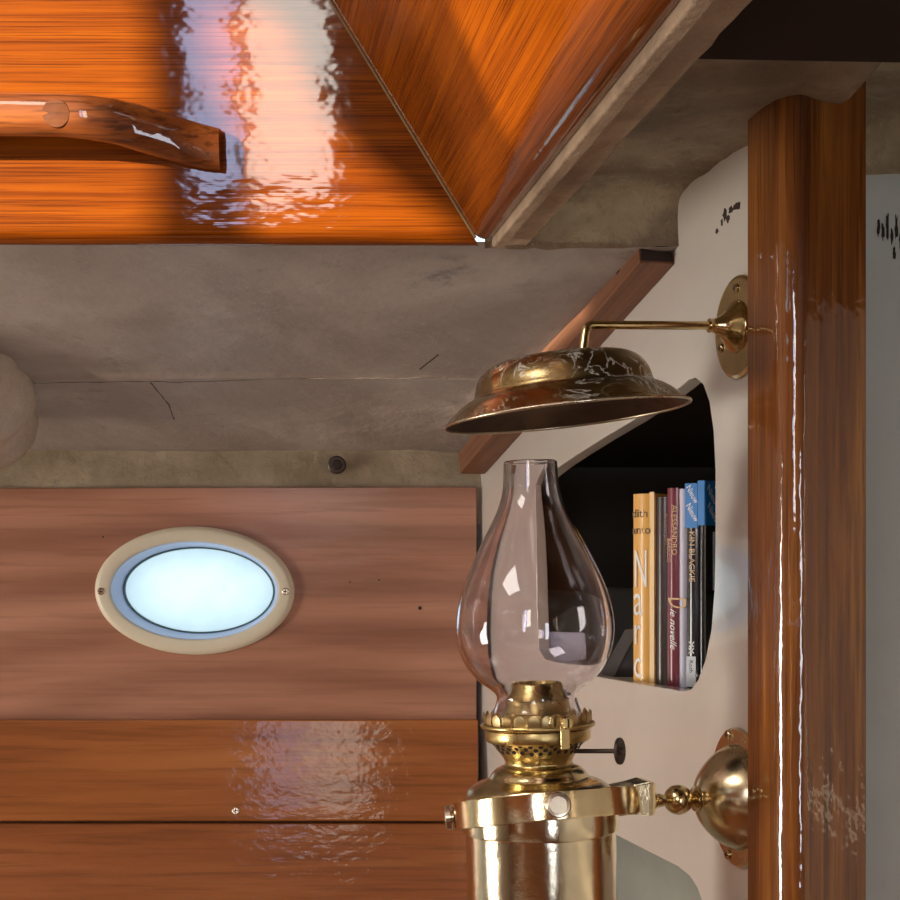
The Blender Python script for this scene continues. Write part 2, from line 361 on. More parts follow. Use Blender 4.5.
# planks under the panel
def plank(z1, z0, y, mat, tilt, label, screws=()):
    h = z1 - z0; M = basis(Vector((-.25, y, CZ + z1)), (1, 0, 0), (0, -math.sin(tilt), math.cos(tilt)), (0, -math.cos(tilt), -math.sin(tilt)))
    M = basis(Vector((-.25, y, CZ + z1)), (1, 0, 0), (0, math.sin(tilt), math.cos(tilt)), (0, -math.cos(tilt), math.sin(tilt)))
    b_ = box_bm(1.38, h, .014, (xb(478) + .25 - .69, -h / 2, -.007), .0022, 3)
    o = frm(b_, 'side_plank', mat, None, M, auto=30); tag(o, label, 'plank')
    return o
p1 = plank(zb(719.5, YB - .015), zb(821.3, YB - .025), YB - .014, M_plank, math.radians(9), 'golden varnished side plank directly below the oval portlight panel')
p2 = plank(zb(823, YB - .023), zb(935, YB - .04), YB - .022, M_plank2, math.radians(9), 'red-brown varnished plank at the bottom left beneath the golden plank')
p3 = plank(zb(937, YB - .03), zb(1050, YB - .04), YB - .028, M_plank, math.radians(5), 'varnished side plank lowest of three and mostly below the frame')
screw(p1, Matrix.Translation((xb(237, YB - .02) + .25, -(810 - 719.5) * (YB - .02) / FP, 0)), .0042, slot='cross')

# strip of painted clamp under the deck, and the deck underside
YC = YB + .012
def fbm(p, s, o=4): return noise.fractal(Vector(p) * s, 1.0, 2.0, o)
def clamp_fn(u, v):
    x = -.95 + u * 1.04; z = .055 + v * .135
    d = -.010 * math.exp(-((z - .10) / .03) ** 2) + .0035 * fbm((x, z, 2), 14) + .001 * fbm((x, z, 2), 60)
    return (x, YC + .004 - d * -1, CZ + z)
tag(grid('trim_1', clamp_fn, 200, 26, M_clamp, thick=-.006), kind='structure')
def deckz(x, D):
    z = .262 - .208 * (D - 1.2)
    z += .0016 * fbm((x, D, 0), 5) + .0005 * fbm((x, D, 0), 30)
    # taped seam across the laminate and its branch
    dd = abs(D - (1.517 + .006 * math.sin(x * 9)))
    z += -.0022 * math.exp(-(dd / .006) ** 2)
    z -= .006 * max(0, (D - 1.66) / .07) ** 2
    if x > -.06: z += .010 * min(1, (x + .06) / .1) * math.exp(-((x - .03 - (1.65 - D) * .3) / .03) ** 2) * -.4
    return CZ + z
def deck_fn(u, v):
    x = -.95 + u * 1.27; D = 1.195 + v * (YB - 1.175)
    return (x, D, deckz(x, D))
tag(grid('ceiling', deck_fn, 240, 90, M_grp, thick=.02), kind='structure')
# cast bolt heads and scratches
bolt = empty('deck_bolt', basis(P(337, 465, YB + .004), (1, 0, 0), (0, 0, 1), (0, -1, 0)), 'dark round bolt head with washer in the stained strip above the panel', 'bolt')
frm(lathe([(0, 0), (.0105, 0), (.0105, .002), (.009, .003), (0, .003)], 32), 'washer', M_darkmet, bolt, auto=30)
frm(lathe([(0, .003), (.0062, .003), (.0062, .0065), (.005, .0075), (0, .0078)], 6), 'head', M_end, bolt)
frm(tube([P(420, 369, 1.385) + Vector((0, 0, 0)), P(429, 362, 1.37), P(438, 355, 1.355)], .0007, 6), 'scratch', M_end, bpy.data.objects['ceiling'])

random.seed(8)
def crack(pts, rr):
    q = []
    for (x0, d0), (x1, d1) in zip(pts, pts[1:]):
        n_ = max(2, int(math.hypot(x1 - x0, d1 - d0) / .008))
        for k in range(n_):
            t = k / n_; x = x0 + (x1 - x0) * t; d = d0 + (d1 - d0) * t + random.uniform(-.0012, .0012); q.append((x, d, deckz(x, d) - .0002))
    tag(frm(tube(q, [rr * random.uniform(.3, 1.1) for _ in q], 6), 'crack', M_crack, bpy.data.objects['ceiling']), kind='stuff')
M_crack = plain('crack_brown', (.17, .13, .10), .8)
crack([(-.46, 1.530), (-.30, 1.522), (-.285, 1.528), (-.12, 1.514), (.0, 1.510)], .0009); crack([(-.305, 1.527), (-.30, 1.60), (-.305, 1.66)], .0010)
# lumpy glassed-in frame at the left edge
def knee_fn(u, v):
    a = v * math.pi; wdt = .040 + .010 * math.sin(u * 9)
    z = .225 - u * .150
    cx = -.492 + .020 * u
    n = .010 * fbm((u * 3, v * 2, 1), 1.4)
    return (cx - .05 + (wdt + .05 + n) * math.sin(a / 2 + .0) if False else cx + (wdt + n) * math.cos(a), 1.56 - (.075 + n) * math.sin(a) + .03, CZ + z - .02 * (1 - math.sin(a)) * 0)
bm = bmesh.new(); pts = []; rs = []
for k in range(15):
    t = k / 14; pts.append((-.510 + .022 * math.sin(t * 3.0), 1.38 + t * .24, CZ + .250 - t * .110)); rs.append(.048 + .014 * math.sin(t * math.pi) + .004 * math.sin(k * 1.7))
rs[-1] = .018; rs[-2] = .034
tube(pts, rs, 28, bm)
for v_ in bm.verts: v_.co += v_.normal * 0 + Vector((1, 1, 1)) * .006 * fbm(v_.co, 16) + Vector((.004 * fbm(v_.co + Vector((5, 0, 0)), 40),) * 3)
bmesh.ops.subdivide_edges(bm, edges=bm.edges[:], cuts=1, smooth=.6, use_grid_fill=True)
tag(frm(bm, 'hull_frame', paint('lumpy_laminate_paint', (.58, .50, .40), (.36, .29, .22), .6, .4, .003, 20), None, auto=60), kind='structure')

# ------------------------------------------------------------------ coachroof trim boards (varnished), beam, forward deckhead
A0 = Vector((.0234, 1.17, CZ + .255)); Cdir = Vector((-.1144, -.0316, .179)); Edir = Vector((.0746, -.501, 0)).normalized()
trim = empty('coachroof_trim', Matrix.Translation(A0), 'glossy orange varnished wood trim boards mitred at the coachroof corner', 'trim')
BT = .016
def slab(name, corners, nrm, th, mat, xdir, parent, bev=.0, round_first=0):
    """board with polygon corners (world); first edge gets the rounded bullnose"""
    o0 = corners[0]; x = xdir.normalized(); z = nrm.normalized(); y = z.cross(x).normalized()
    M = basis(o0, x, y, z); Mi = M.inverted(); bm = bmesh.new()
    q = [Mi @ c for c in corners]
    vs = [bm.verts.new((p.x, p.y, 0)) for p in q]; f = bm.faces.new(vs)
    e = bmesh.ops.extrude_face_region(bm, geom=[f]); bmesh.ops.translate(bm, vec=(0, 0, -th), verts=[v for v in e['geom'] if isinstance(v, bmesh.types.BMVert)])
    bmesh.ops.recalc_face_normals(bm, faces=bm.faces)
    bm.edges.ensure_lookup_table()
    if round_first:
        ed = [e_ for e_ in bm.edges if all(abs(v.co.z) < 1e-6 for v in e_.verts) and {v.index for v in e_.verts} is not None and (e_.verts[0] in vs[:2] and e_.verts[1] in vs[:2])]
        bmesh.ops.bevel(bm, geom=ed, offset=round_first, segments=8, profile=.5, affect='EDGES')
    if bev:
        ed = [e_ for e_ in bm.edges if e_.is_boundary is False and e_.calc_face_angle(0) > 1.2]
        bmesh.ops.bevel(bm, geom=ed, offset=bev, segments=2, profile=.5, affect='EDGES')
    P0 = parent.matrix_world.inverted() @ M
    return frm(bm, name, mat, parent, P0, auto=35)
nL = Vector((1, 0, 0)).cross(Cdir).normalized()
if nL.y > 0: nL = -nL
nR = Edir.cross(Cdir).normalized()
if nR.x > 0: nR = -nR
L1 = Vector((-2.55, A0.y, A0.z + .004)); top = 1.0
CL = A0 + Cdir * 3.2; LL = Vector((-2.55, CL.y, CL.z))
g = .0009
slab('side_board', [A0 - Vector((g, 0, 0)), L1, LL, CL - Vector((g, 0, 0))], nL, BT, M_trim, Vector((-1, 0, 0)), trim, round_first=.013)
R1 = A0 + Edir * 1.75; RR = CL + Edir * 1.75
slab('end_board', [A0 + Vector((g, 0, 0)), R1, RR, CL + Vector((g, 0, 0))], nR, BT + .006, M_trim, Edir, trim, round_first=.012)
# mitre filler bead
frm(tube([Cdir * .03, Cdir * 3.2], .0011, 8), 'mitre_bead', plain('mitre_filler', (.20, .13, .06), .3), trim)

# beam along the trim's outside
SD = Vector((.989, .148, 0))                                     # away from the trim board
def prism(name, pts2, a, b_, mat, kind='structure', xax=None, bev=.003, rough=0, parent=None, M=None):
    pass
bo = A0 + Edir * .0 + SD * .014
bmb = box_bm(1.9, .030, .09, (.95 - .03, 0, .045), 0)
bmesh.ops.bevel(bmb, geom=bmb.edges[:], offset=.006, segments=3, affect='EDGES')
bmesh.ops.subdivide_edges(bmb, edges=[e_ for e_ in bmb.edges if e_.calc_length() > .5], cuts=160)
for v_ in bmb.verts: v_.co += Vector((0, .0015 * fbm(v_.co, 30), .0025 * fbm(v_.co + Vector((3, 0, 0)), 25)))
o = frm(bmb, 'trim_2', M_rough, None, basis(A0 + SD * .032 + Vector((0, 0, .006)), Edir, SD, UP), auto=40); tag(o, kind='structure')
bml = box_bm(1.9, .010, .05, (.95, 0, .025), .002)
o = frm(bml, 'trim_3', M_rough, None, basis(A0 + SD * .0145 + Vector((0, 0, -.002)), Edir, SD, UP), auto=40); tag(o, kind='structure')
# forward deckhead with rounded carlin drop at y = 1.2
def fwd_fn(u, v):
    L = v * 1.9
    # path: up the carlin face from the ceiling edge, round over, then toward and past the camera
    if L < .03: D, z = 1.195, .258 + L
    elif L < .09:
        t = (L - .03) / .06; a = t * math.pi / 2; D, z = 1.195 - .04 * (1 - math.cos(a)), .288 + .03 * math.sin(a) * .6
    else: D, z = 1.155 - (L - .09), .306 + .02 * min(1, (L - .09))
    x = .0234 + .149 * (1.17 - D) + .038 + u * .9
    if D > 1.14: x -= .030 * min(1, (D - 1.14) / .02)
    z += .06 * min(1, max(0, (x - .26) / .05))
    n = .006 * fbm((x, D, z), 9) + .0022 * fbm((x, D, z), 45)
    return (x, D - n * .6, CZ + z - n)
tag(grid('ceiling_forward', fwd_fn, 90, 220, M_rough, thick=.015), kind='structure')
# added near-black box standing in for shade under the deckhead, top right
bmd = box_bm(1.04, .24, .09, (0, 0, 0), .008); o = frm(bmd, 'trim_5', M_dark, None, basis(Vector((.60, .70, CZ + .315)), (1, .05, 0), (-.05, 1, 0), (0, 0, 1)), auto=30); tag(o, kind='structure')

# batten in the corner of bulkhead and ceiling
s0, s1 = -.652, -.110
bs = [OB + TB * s_ + NB * .0 + UP * z_ for s_, z_ in ((s0, .112), (s1 - .007, .247))]
bx = (bs[1] - bs[0]); Lb = bx.length; bxn = bx.normalized(); by = bxn.cross(NB).normalized()
if by.z < 0: by = -by
bat = empty('ceiling_batten', basis(bs[0], bxn, by, bxn.cross(by)), 'raw brown square batten along the joint of ceiling and cream bulkhead', 'batten')
sgn = 1 if bxn.cross(by).dot(NB) > 0 else -1
frm(box_bm(Lb, .026, .030, (Lb / 2, .013, sgn * .015), .0012, 2), 'bar', M_batten, bat, auto=30)
frm(box_bm(.0006, .0225, .0265, (Lb + .0003, .013, sgn * .015)), 'end_face', M_end, bat)
frm(lathe([(0, 0), (.0035, 0), (.003, .0006), (0, .0006)], 12, M=Matrix.Diagonal((1.6, .7, 1, 1))), 'hole', M_end, bat, Matrix.Translation((Lb - .045, .014, sgn * .0300)))

# ------------------------------------------------------------------ handrail on the side board
def onL(px, py, off=0):
    r = Vector(((px - 450) / FP, 1, (HZ - py) / FP)); o_ = Vector((0, 0, CZ)); t = (A0 - o_).dot(nL) / r.dot(nL); return o_ + r * t + nL * off
h0 = onL(222, 150); uL = nL.cross(Vector((1, 0, 0))).normalized()
if uL.z < 0: uL = -uL
rail = empty('grab_rail', basis(h0, (1, 0, 0), uL, nL), 'dark varnished wooden grab rail with a curved foot on the orange trim', 'handrail')
# body: section swept along x: foot at right low on the board, bar rising clear of it toward the left
bm = bmesh.new(); sec = []
prof = [(0.0005, -.001, .010, .0165), (-.012, .001, .013, .0175), (-.028, .005, .017, .018), (-.045, .010, .022, .0185), (-.060, .014, .027, .0185), (-.075, .0175, .031, .0175), (-.095, .020, .034, .0170), (-.115, .0215, .035, .0165), (-.16, .0220, .035, .0165), (-.6, .0215, .035, .0165)]
pr = []
for i in range(len(prof) - 1):
    for k in range(6):
        t = k / 6; pr.append(tuple(a * (1 - t) + b2 * t for a, b2 in zip(prof[i], prof[i + 1])))
pr.append(prof[-1])
n = 28
for (x, yc, zc, r) in pr:
    th = r * .80
    zmin = max(0, zc - th) if x > -.075 else zc - th
    if x > -.075:
        zz0 = 0 if x > -.05 else (zc - th) * ((-.05 - x) / .025); 
    else: zz0 = zc - th
    ring = []
    for k in range(n):
        a = 2 * math.pi * k / n; ca, sa = math.cos(a), math.sin(a)
        p_ = 3.2 if x > -.03 else 2.5
        cx_ = math.copysign(abs(ca) ** (2 / p_), ca) * r * .95; cz_ = math.copysign(abs(sa) ** (2 / p_), sa)
        zt = zc + th if x < -.03 else zc + th * (.75 + .25 * (-x / .03))
        zmid = (zz0 + zt) / 2; hh = (zt - zz0) / 2
        ring.append(bm.verts.new((x, yc + cx_, zmid + cz_ * hh)))
    sec.append(ring)
for a_, b2 in zip(sec, sec[1:]):
    for k in range(n): bm.faces.new((a_[k], a_[(k + 1) % n], b2[(k + 1) % n], b2[k]))
bm.faces.new(sec[0]); bm.faces.new(sec[-1][::-1])
frm(bm, 'rail_bar', M_grab, rail, auto=50)
frm(lathe([(0, 0), (.0103, 0), (.0100, .0009), (0, .0011)], 32), 'plug', wood('plug_teak', (.06, .018, .006), (.12, .035, .008), (.2, .06, .012), coat_r=.04), rail, Matrix.Translation((-.115, .0215, .0472)))
# second foot to the left beyond the frame keeps the rail on the board
frm(box_bm(.05, .030, .03, (-.46, .020, .012), .006), 'foot', M_grab, rail, auto=40)
frm(box_bm(.040, .012, .020, (-.22, .004, .008), .004), 'spacer', M_grab, rail, auto=40)

# ------------------------------------------------------------------ mahogany post
pw, pd = .0599, .0545
bmq = box_bm(pd, 1.50, pw, (pd / 2, -.25, -pw / 2), 0)
ed = [e_ for e_ in bmq.edges if abs(e_.verts[0].co.y - e_.verts[1].co.y) > .5 and e_.verts[0].co.x > pd * .9 and e_.verts[0].co.z > -.01]
bmesh.ops.bevel(bmq, geom=ed, offset=.017, segments=14, profile=.5, affect='EDGES')
ed = [e_ for e_ in bmq.edges if abs(e_.verts[0].co.y - e_.verts[1].co.y) > .5 and e_.calc_face_angle(0) > 1.2]
bmesh.ops.bevel(bmq, geom=ed, offset=.0012, segments=2, profile=.5, affect='EDGES')
# turn so that the grain axis is local X
R = Matrix(((0, 1, 0, 0), (-1, 0, 0, 0), (0, 0, 1, 0), (0, 0, 0, 1)))
bmesh.ops.transform(bmq, matrix=R, verts=bmq.verts)
Mpost = basis(OB + TB * .0545 + NB * .0215, TB, UP, NB) @ R.inverted()
post = frm(bmq, 'door_post', M_post, None, Mpost, auto=30)
tag(post, 'tall varnished mahogany post with rounded edge right of the brass lamp', 'post')

# ------------------------------------------------------------------ compartment beyond the post, and inside of the locker
def wallbox(name, c, s, mat, rz=0, bev=0):
    o = frm(box_bm(*s, bev=bev), name, mat, None, Matrix.Translation(Vector(c) + Vector((0, 0, CZ))) @ Matrix.Rotation(rz, 4, 'Z'), auto=30); return tag(o, kind='structure')
wf = wallbox('wall_forward', (.84, 1.36, -.45), (1.00, .02, 1.66), M_white, math.radians(4))
chips('paint_chip', [(-.4655 + dx, .752 + dz, .0017, h_) for dx, dz, h_ in ((0, 0, .008), (.004, -.003, .010), (.008, .002, .012), (.012, -.006, .009), (.016, .0, .014), (.020, -.010, .010), (.024, .0, .008), (.026, -.016, .006), (.014, -.022, .006))], basis(Vector((-.0, -.0101, 0)), (1, 0, 0), (0, 0, 1), (0, -1, 0)) , M_end, wf, 5)
wallbox('wall_locker', (.350, 1.47, -.5), (.014, .58, 1.66), M_inner, math.radians(-14))
lk = sheet('trim_6', [(.04, -.018), (.45, -.018), (.45, .26), (.04, .26)], [], .01, M_innerd, None, basis(Vector((0, 1.755, CZ)), (1, 0, 0), (0, 0, 1), (0, -1, 0))); tag(lk, kind='structure')  # dark panel on the back wall, ends at the shade line
wallbox('trim_9', (.337, 1.47, .13), (.010, .58, .30), M_innerd, math.radians(-14))  # same painted shade on the upper side wall
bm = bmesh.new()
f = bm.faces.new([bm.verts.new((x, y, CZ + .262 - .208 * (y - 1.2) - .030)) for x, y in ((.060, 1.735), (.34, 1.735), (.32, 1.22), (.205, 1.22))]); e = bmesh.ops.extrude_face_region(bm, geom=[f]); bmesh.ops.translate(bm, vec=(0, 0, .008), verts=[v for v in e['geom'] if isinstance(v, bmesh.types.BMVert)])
tag(frm(bm, 'trim_10', M_innerd, None), kind='structure')  # dark sheet added under the deck for the shaded locker top
o = sheet('trim_11', [(-.50, -.7), (.06, -.7), (.06, -.125), (-.50, -.125)], [], .01, M_inner, None, MB @ Matrix.Translation((0, 0, -.055))); tag(o, kind='structure')
# locker shelf under the books
zsh = -.0995
sv = [(.046, 1.75), (.36, 1.75), (.30, 1.20), (.215, 1.17)]
bm = bmesh.new(); f = bm.faces.new([bm.verts.new((x, y, CZ + zsh)) for x, y in sv]); e = bmesh.ops.extrude_face_region(bm, geom=[f]); bmesh.ops.translate(bm, vec=(0, 0, -.012), verts=[v for v in e['geom'] if isinstance(v, bmesh.types.BMVert)])
tag(frm(bm, 'locker_shelf', M_inner, None), 'painted locker shelf under the paperbacks behind the cream bulkhead', 'shelf')

# ------------------------------------------------------------------ books
ang_b = math.radians(40)
MBK = Vector((-math.sin(math.radians(38)), -math.cos(math.radians(38)), 0))     # spines face this way
RB = Vector((math.cos(math.radians(38)), -math.sin(math.radians(38)), 0))       # row runs this way
M_page = plain('book_paper', (.72, .68, .60), .8)
ROW = P(633.5, 0, 1.318)
def book(name, label, px, D, th, h, depth, cover, lean=0, page=None, cat='book', grp=None, curve=.002):
    """origin at bottom left spine corner; local x = across the spine, y = up, z = toward viewer"""
    o = ROW + RB * px - MBK * D; o.z = CZ + zsh + .0004
    M = basis(o, RB, UP, MBK) @ Matrix.Rotation(lean, 4, 'Z')
    t = empty(name, M, label, cat, grp)
    # cover: U-shaped shell
    bm = bmesh.new(); ct = .0008; K = 8
    out = [(0, -depth)] + [(th * (k / K), curve * math.sin(math.pi * k / K) if True else 0) for k in range(K + 1)] + [(th, -depth)]
    inn = [(ct, -depth)] + [(ct + (th - 2 * ct) * (k / K), curve * math.sin(math.pi * k / K) - ct) for k in range(K + 1)] + [(th - ct, -depth)]
    loop = out + inn[::-1]
    lo = [bm.verts.new((x, 0, z)) for x, z in loop]; hi = [bm.verts.new((x, h, z)) for x, z in loop]; n_ = len(loop)
    for k in range(n_): bm.faces.new((lo[k], lo[(k + 1) % n_], hi[(k + 1) % n_], hi[k]))
    m_ = len(out)
    for k in range(m_ - 1):
        for q in (lo, hi): bm.faces.new((q[k], q[k + 1], q[n_ - 2 - k], q[n_ - 1 - k]))
    frm(bm, 'cover', cover, t, auto=35)
    frm(box_bm(th - .0018, h - .004, depth - .004, (th / 2, h / 2, -depth / 2 - .001)), 'page_block', page or M_page, t)
    return t
C_or = plain('orange_cover', (.80, .42, .085), .35, coat=.3); C_dk = plain('dark_brown_cover', (.055, .035, .030), .35, coat=.4)
C_bg = plain('burgundy_cover', (.20, .022, .04), .35, coat=.4); C_bk = plain('glossy_black_cover', (.016, .018, .020), .15, coat=1)
C_wh = plain('white_print', (.82, .80, .76), .4); C_blk = plain('black_print', (.03, .02, .015), .5); C_gold = plain('gold_print', (.70, .42, .18), .4)
C_bl = plain('blue_sticker', (.005, .19, .56), .3, coat=.5); C_st = plain('grey_white_sticker', (.60, .62, .65), .4); C_lil = plain('lilac_white_cover', (.66, .64, .76), .35)
C_lo = plain('pale_orange_hinge', (.90, .60, .26), .4)
def Tm(x, y, z=.0022, r=0): return Matrix.Translation((x, y, z)) @ Matrix.Rotation(math.radians(r), 4, 'Z')
b1 = book('paperback', 'orange paperback with large white letters, leftmost of the upright books', 0, 0, .0222, .1675, .11, C_or, 0, curve=.0025)
frm(box_bm(.0046, .170, .0009, (.0195, .0838, .0012)), 'hinge_stripe', C_lo, b1)
text_me('dith', .0105, C_blk, b1, Tm(-.0005, .147, .0024)); text_me('anto', .0105, C_blk, b1, Tm(-.0005, .1325, .0024))
for ch, z_, s_ in (('N', .086, .047), ('a', .0615, .041), ('r', .036, .037), ('c', .007, .037)):
    text_me(ch, s_, C_wh, b1, Tm(.0015, z_, .0027), sx=.40 if ch == 'N' else .52)
b2 = book('paperback', 'dark brown paperback between the orange and the burgundy books', .0227, 0, .0108, .164, .115, C_dk, 0)
text_me('Antwerpen', .006, plain('dim_gold_print', (.22, .13, .06), .5), b2, Tm(.0095, .150, .0022, -90))
b2b = book('paperback', 'orange-topped book peeking over the burgundy one from behind', .0337, .120, .018, .179, .05, C_or, 0)
b3 = book('paperback', 'burgundy paperback with gold lettering on its spine, white back cover', .0340, 0, .0112, .1715, .11, C_bg, 0)
text_me('ALESSANDRO', .0070, C_gold, b3, Tm(.0056, .157, .0022, -90)); text_me('BARICCO', .0048, C_gold, b3, Tm(.0010, .128, .0022, -90))
text_me('ie novelle', .0090, C_wh, b3, Tm(.0040, .068, .0022, -90), shear=.5)
text_me('D', .024, C_gold, b3, Tm(.0015, .078, .0024, -75), shear=.5, sx=.6)
b3b = book('paperback', 'slim book with a lilac-white spine right of the burgundy one', .0456, .0005, .0070, .1705, .11, C_lil, 0)
b4 = book('paperback', 'black book with a pale printed spine and a blue sticker over its top', .0530, 0, .0112, .1745, .11, C_bk, 0)
b5 = book('paperback', 'glossy black book nearest the opening edge with a blue wrap sticker', .0651, 0, .0060, .1765, .11, C_bk, 0)
text_me('KIN BLACKIE', .0075, C_gold, b4, Tm(.0035, .134, .0022, -90)); text_me('xx', .011, C_wh, b4, Tm(.0030, .040, .0022, -90))
frm(box_bm(.0088, .026, .0005, (.0052, .014, .0021)), 'shelf_label', C_st, b4)
text_me('Roth', .0055, C_blk, b4, Tm(.0035, .024, .0026, -90))
def wrap(bk, th, h, hh, side):
    st = frm(box_bm(th + .0006, hh, .0028, (th / 2, h - hh / 2 + .0003, .0013)), 'sticker', C_bl, bk)
    for k in range(5): text_me('Nieuw Nieuw' if k % 2 else 'Nieuw', .0085, C_wh, bk, Tm(.0005, h - .004 - k * .0095, .0029, -58), name='sticker_lettering', sx=.8) if False else None
    for k, (x_, y_) in enumerate(((.0005, h - .003), (.0005, h - .0185)) if not side else ()):
        text_me('Nieuw', .0078, C_wh, st, Tm(x_, y_, .0028, -60), name='sticker_lettering', sx=.8)
    if side:
        sd = frm(box_bm(.0006, hh, .052, (th + .0004, h - hh / 2 + .0003, -.025)), 'side_sticker', C_bl, bk)
        Ms = basis(Vector((th + .00075, 0, 0)), (0, 0, -1), (0, 1, 0), (1, 0, 0))
        for x_, y_ in ((.0, .003), (.001, .018), (.014, .001), (.016, .017)):
            text_me('Nieuw', .0100, C_wh, sd, Ms @ Matrix.Translation((x_, h - y_ - .004, 0)) @ Matrix.Rotation(math.radians(-42), 4, 'Z'), name='sticker_lettering')
        fl = frm(box_bm(.0006, .050, .024, (th + .0004, h - hh - .030, -.025)), 'price_label', C_st, bk)
        frm(lathe([(0, 0), (.003, 0), (.003, .0003), (0, .0003)], 16), 'dot', plain('red_dot', (.6, .16, .1), .5), fl, basis(Vector((th + .0007, h - hh - .022, -.018)), (0, 0, -1), (0, 1, 0), (1, 0, 0)))
wrap(b4, .0112, .1745, .038, False); wrap(b5, .0060, .1765, .038, True)
# dark box / folder leaning at the left of the books
fb = empty('black_folder', basis(Vector((.166, 1.42, CZ + zsh)), (1, -.12, 0), (0, 0, 1), (-.12, -1, 0)), 'black folder leaning at the left of the orange paperback in the locker', 'folder')
def extr(q, z0, th, name, mat, parent, bev=.0006):
    bm = bmesh.new(); f = bm.faces.new([bm.verts.new((x, y, z0)) for x, y in q]); e = bmesh.ops.extrude_face_region(bm, geom=[f])
    bmesh.ops.translate(bm, vec=(0, 0, -th), verts=[v for v in e['geom'] if isinstance(v, bmesh.types.BMVert)])
    bmesh.ops.bevel(bm, geom=bm.edges[:], offset=bev, segments=2, affect='EDGES'); return frm(bm, name, mat, parent, auto=30)
extr([(-.014, 0), (.045, 0), (.045, .047), (.006, .0455)], 0, .03, 'body', M_black, fb)
extr([(-.024, .001), (-.010, .001), (.013, .0465), (.000, .0455)], .0022, .002, 'flap', M_grey, fb)
mg = empty('lilac_patch', basis(Vector((.088, 1.545, CZ + zsh)), (1, -.1, 0), (0, .15, 1), (-.1, -1, 0)), 'pale lilac patch added low in the locker for a reflection in the chimney', 'lilac_patch')  # added patch in place of a window reflection in the chimney glass
extr([(0, 0), (.066, 0), (.060, .036), (.008, .038)], 0, .002, 'cover', C_lil, mg); extr([(.002, .001), (.064, .001), (.058, .034), (.010, .036)], -.0021, .004, 'patch_back', M_page, mg)

# ------------------------------------------------------------------ the oil lamp
DL = 1.05; K = DL / FP                                            # metres per pixel at the lamp
tiltL = math.radians(1.6)
base = P(542.5, 900, DL)
ML = Matrix.Translation(base) @ Matrix.Rotation(-tiltL, 4, 'Y')
LAX = lambda py: (900 - py) * K                                   # height on the lamp's axis
def pf(l): return [(r * K, LAX(y)) for r, y in l]
lamp = empty('oil_lamp', ML, 'brass gimbal oil lamp reservoir and burner standing in the polished ring', 'lamp')
frm(lathe([(0, LAX(1000))] + pf([(60, 1000), (70, 996), (74, 988), (75, 975), (75, 842), (75, 830), (75.3, 808), (74.6, 801)]) , 96), 'reservoir', M_body, lamp, auto=35)
frm(lathe(pf([(75.1, 829.5), (77.6, 829.5), (78.2, 828), (78.4, 818), (78, 804), (75, 802)]), 96, closed=True), 'skirt', M_body, lamp, auto=35)
dome = smoothprof(pf([(76, 806), (76.2, 800), (74.5, 794), (70.5, 787.5), (63, 782), (54.5, 779), (50, 776.5), (46.5, 771.5), (41, 767), (34.5, 765)]), 6)
frm(lathe(dome, 96), 'shoulder', M_dome, lamp, auto=40)
# burner: perforated cone
bm = bmesh.new(); nn = 120; rows = 22
pcone = smoothprof([(35.5, 765), (33.5, 762.5), (34.5, 758), (38.5, 752), (43, 745), (48.5, 739.5)], 5)
holes = []
for rw, (yy, off) in enumerate(((741.3, 0), (745, .5), (749, 0))):
    for k in range(28): holes.append(((k + off) / 28 * 2 * math.pi, yy + .8 * math.sin(k * 1.3)))
frm(lathe(pf(pcone), 72, bm), 'burner_cone', M_burner, lamp, auto=50)
bm = bmesh.new()
def rad_at(yy):
    for (r0, y0), (r1, y1) in zip(pcone, pcone[1:]):
        if min(y0, y1) <= yy <= max(y0, y1): return r0 + (r1 - r0) * (yy - y0) / (y1 - y0 + 1e-9)
    return 45
for a_, yy in holes:
    r_ = rad_at(yy) * K; ax_ = Vector((math.cos(a_), math.sin(a_), -.9)).normalized(); c_ = Vector((r_ * math.cos(a_), r_ * math.sin(a_), LAX(yy)))
    Mh = ax_.to_track_quat('Z', 'Y').to_matrix().to_4x4(); Mh.translation = c_ - ax_ * .0003
    lathe([(0, .0006), (.0016, .0006), (.0018, 0)], 10, bm, M=Mh)
tag(frm(bm, 'air_hole', M_end, lamp), kind='stuff')
frm(lathe(pf([(48, 740), (50.5, 740.3), (52.6, 738), (52.9, 733), (52.0, 728.5), (50, 727.5), (47, 728.5)]), 96, closed=True), 'burner_band', M_burner, lamp, auto=40)
frm(lathe(pf([(49, 727.5), (55.5, 727), (57.2, 725.6), (57.6, 723.8), (56.6, 722.4), (54.5, 722.6), (50.5, 724), (49, 725)]), 96, closed=True), 'gallery_ring', M_burner, lamp, auto=50)
# prongs
def prong_bm(wd=.0052):
    b_ = bmesh.new(); V = []
    for j in range(6):
        t = j / 5; z = t * 15 * K; dr = -.0 + .0016 * math.sin(t * 2.2) ; wj = wd * (1 - .12 * t) * (math.sqrt(max(0, 1 - ((t - .72) / .29) ** 2)) if t > .72 else 1)
        V.append([b_.verts.new((dr, sx * wj / 2, z)) for sx in (-1, 0, 1)]); V[-1][1].co.x += .0005
    for a_, c_ in zip(V, V[1:]):
        for k in range(2): b_.faces.new((a_[k], a_[k + 1], c_[k + 1], c_[k]))
    bmesh.ops.solidify(b_, geom=b_.faces[:], thickness=.0005); return b_
pm = None; NP = 24
for k in range(NP):
    a_ = 2 * math.pi * (k + .5) / NP; Mp = Matrix.Rotation(a_, 4, 'Z') @ Matrix.Translation((51.5 * K, 0, LAX(726)))
    wdt = 2 * math.pi * 50 * K / NP * .93
    if pm is None: o = frm(prong_bm(wdt), 'prong', brass('prong_brass', (.82, .64, .32), amt=.3, rough=.38), lamp, Mp, auto=40); pm = o.data
    else: link('prong', pm, None, lamp, Mp)
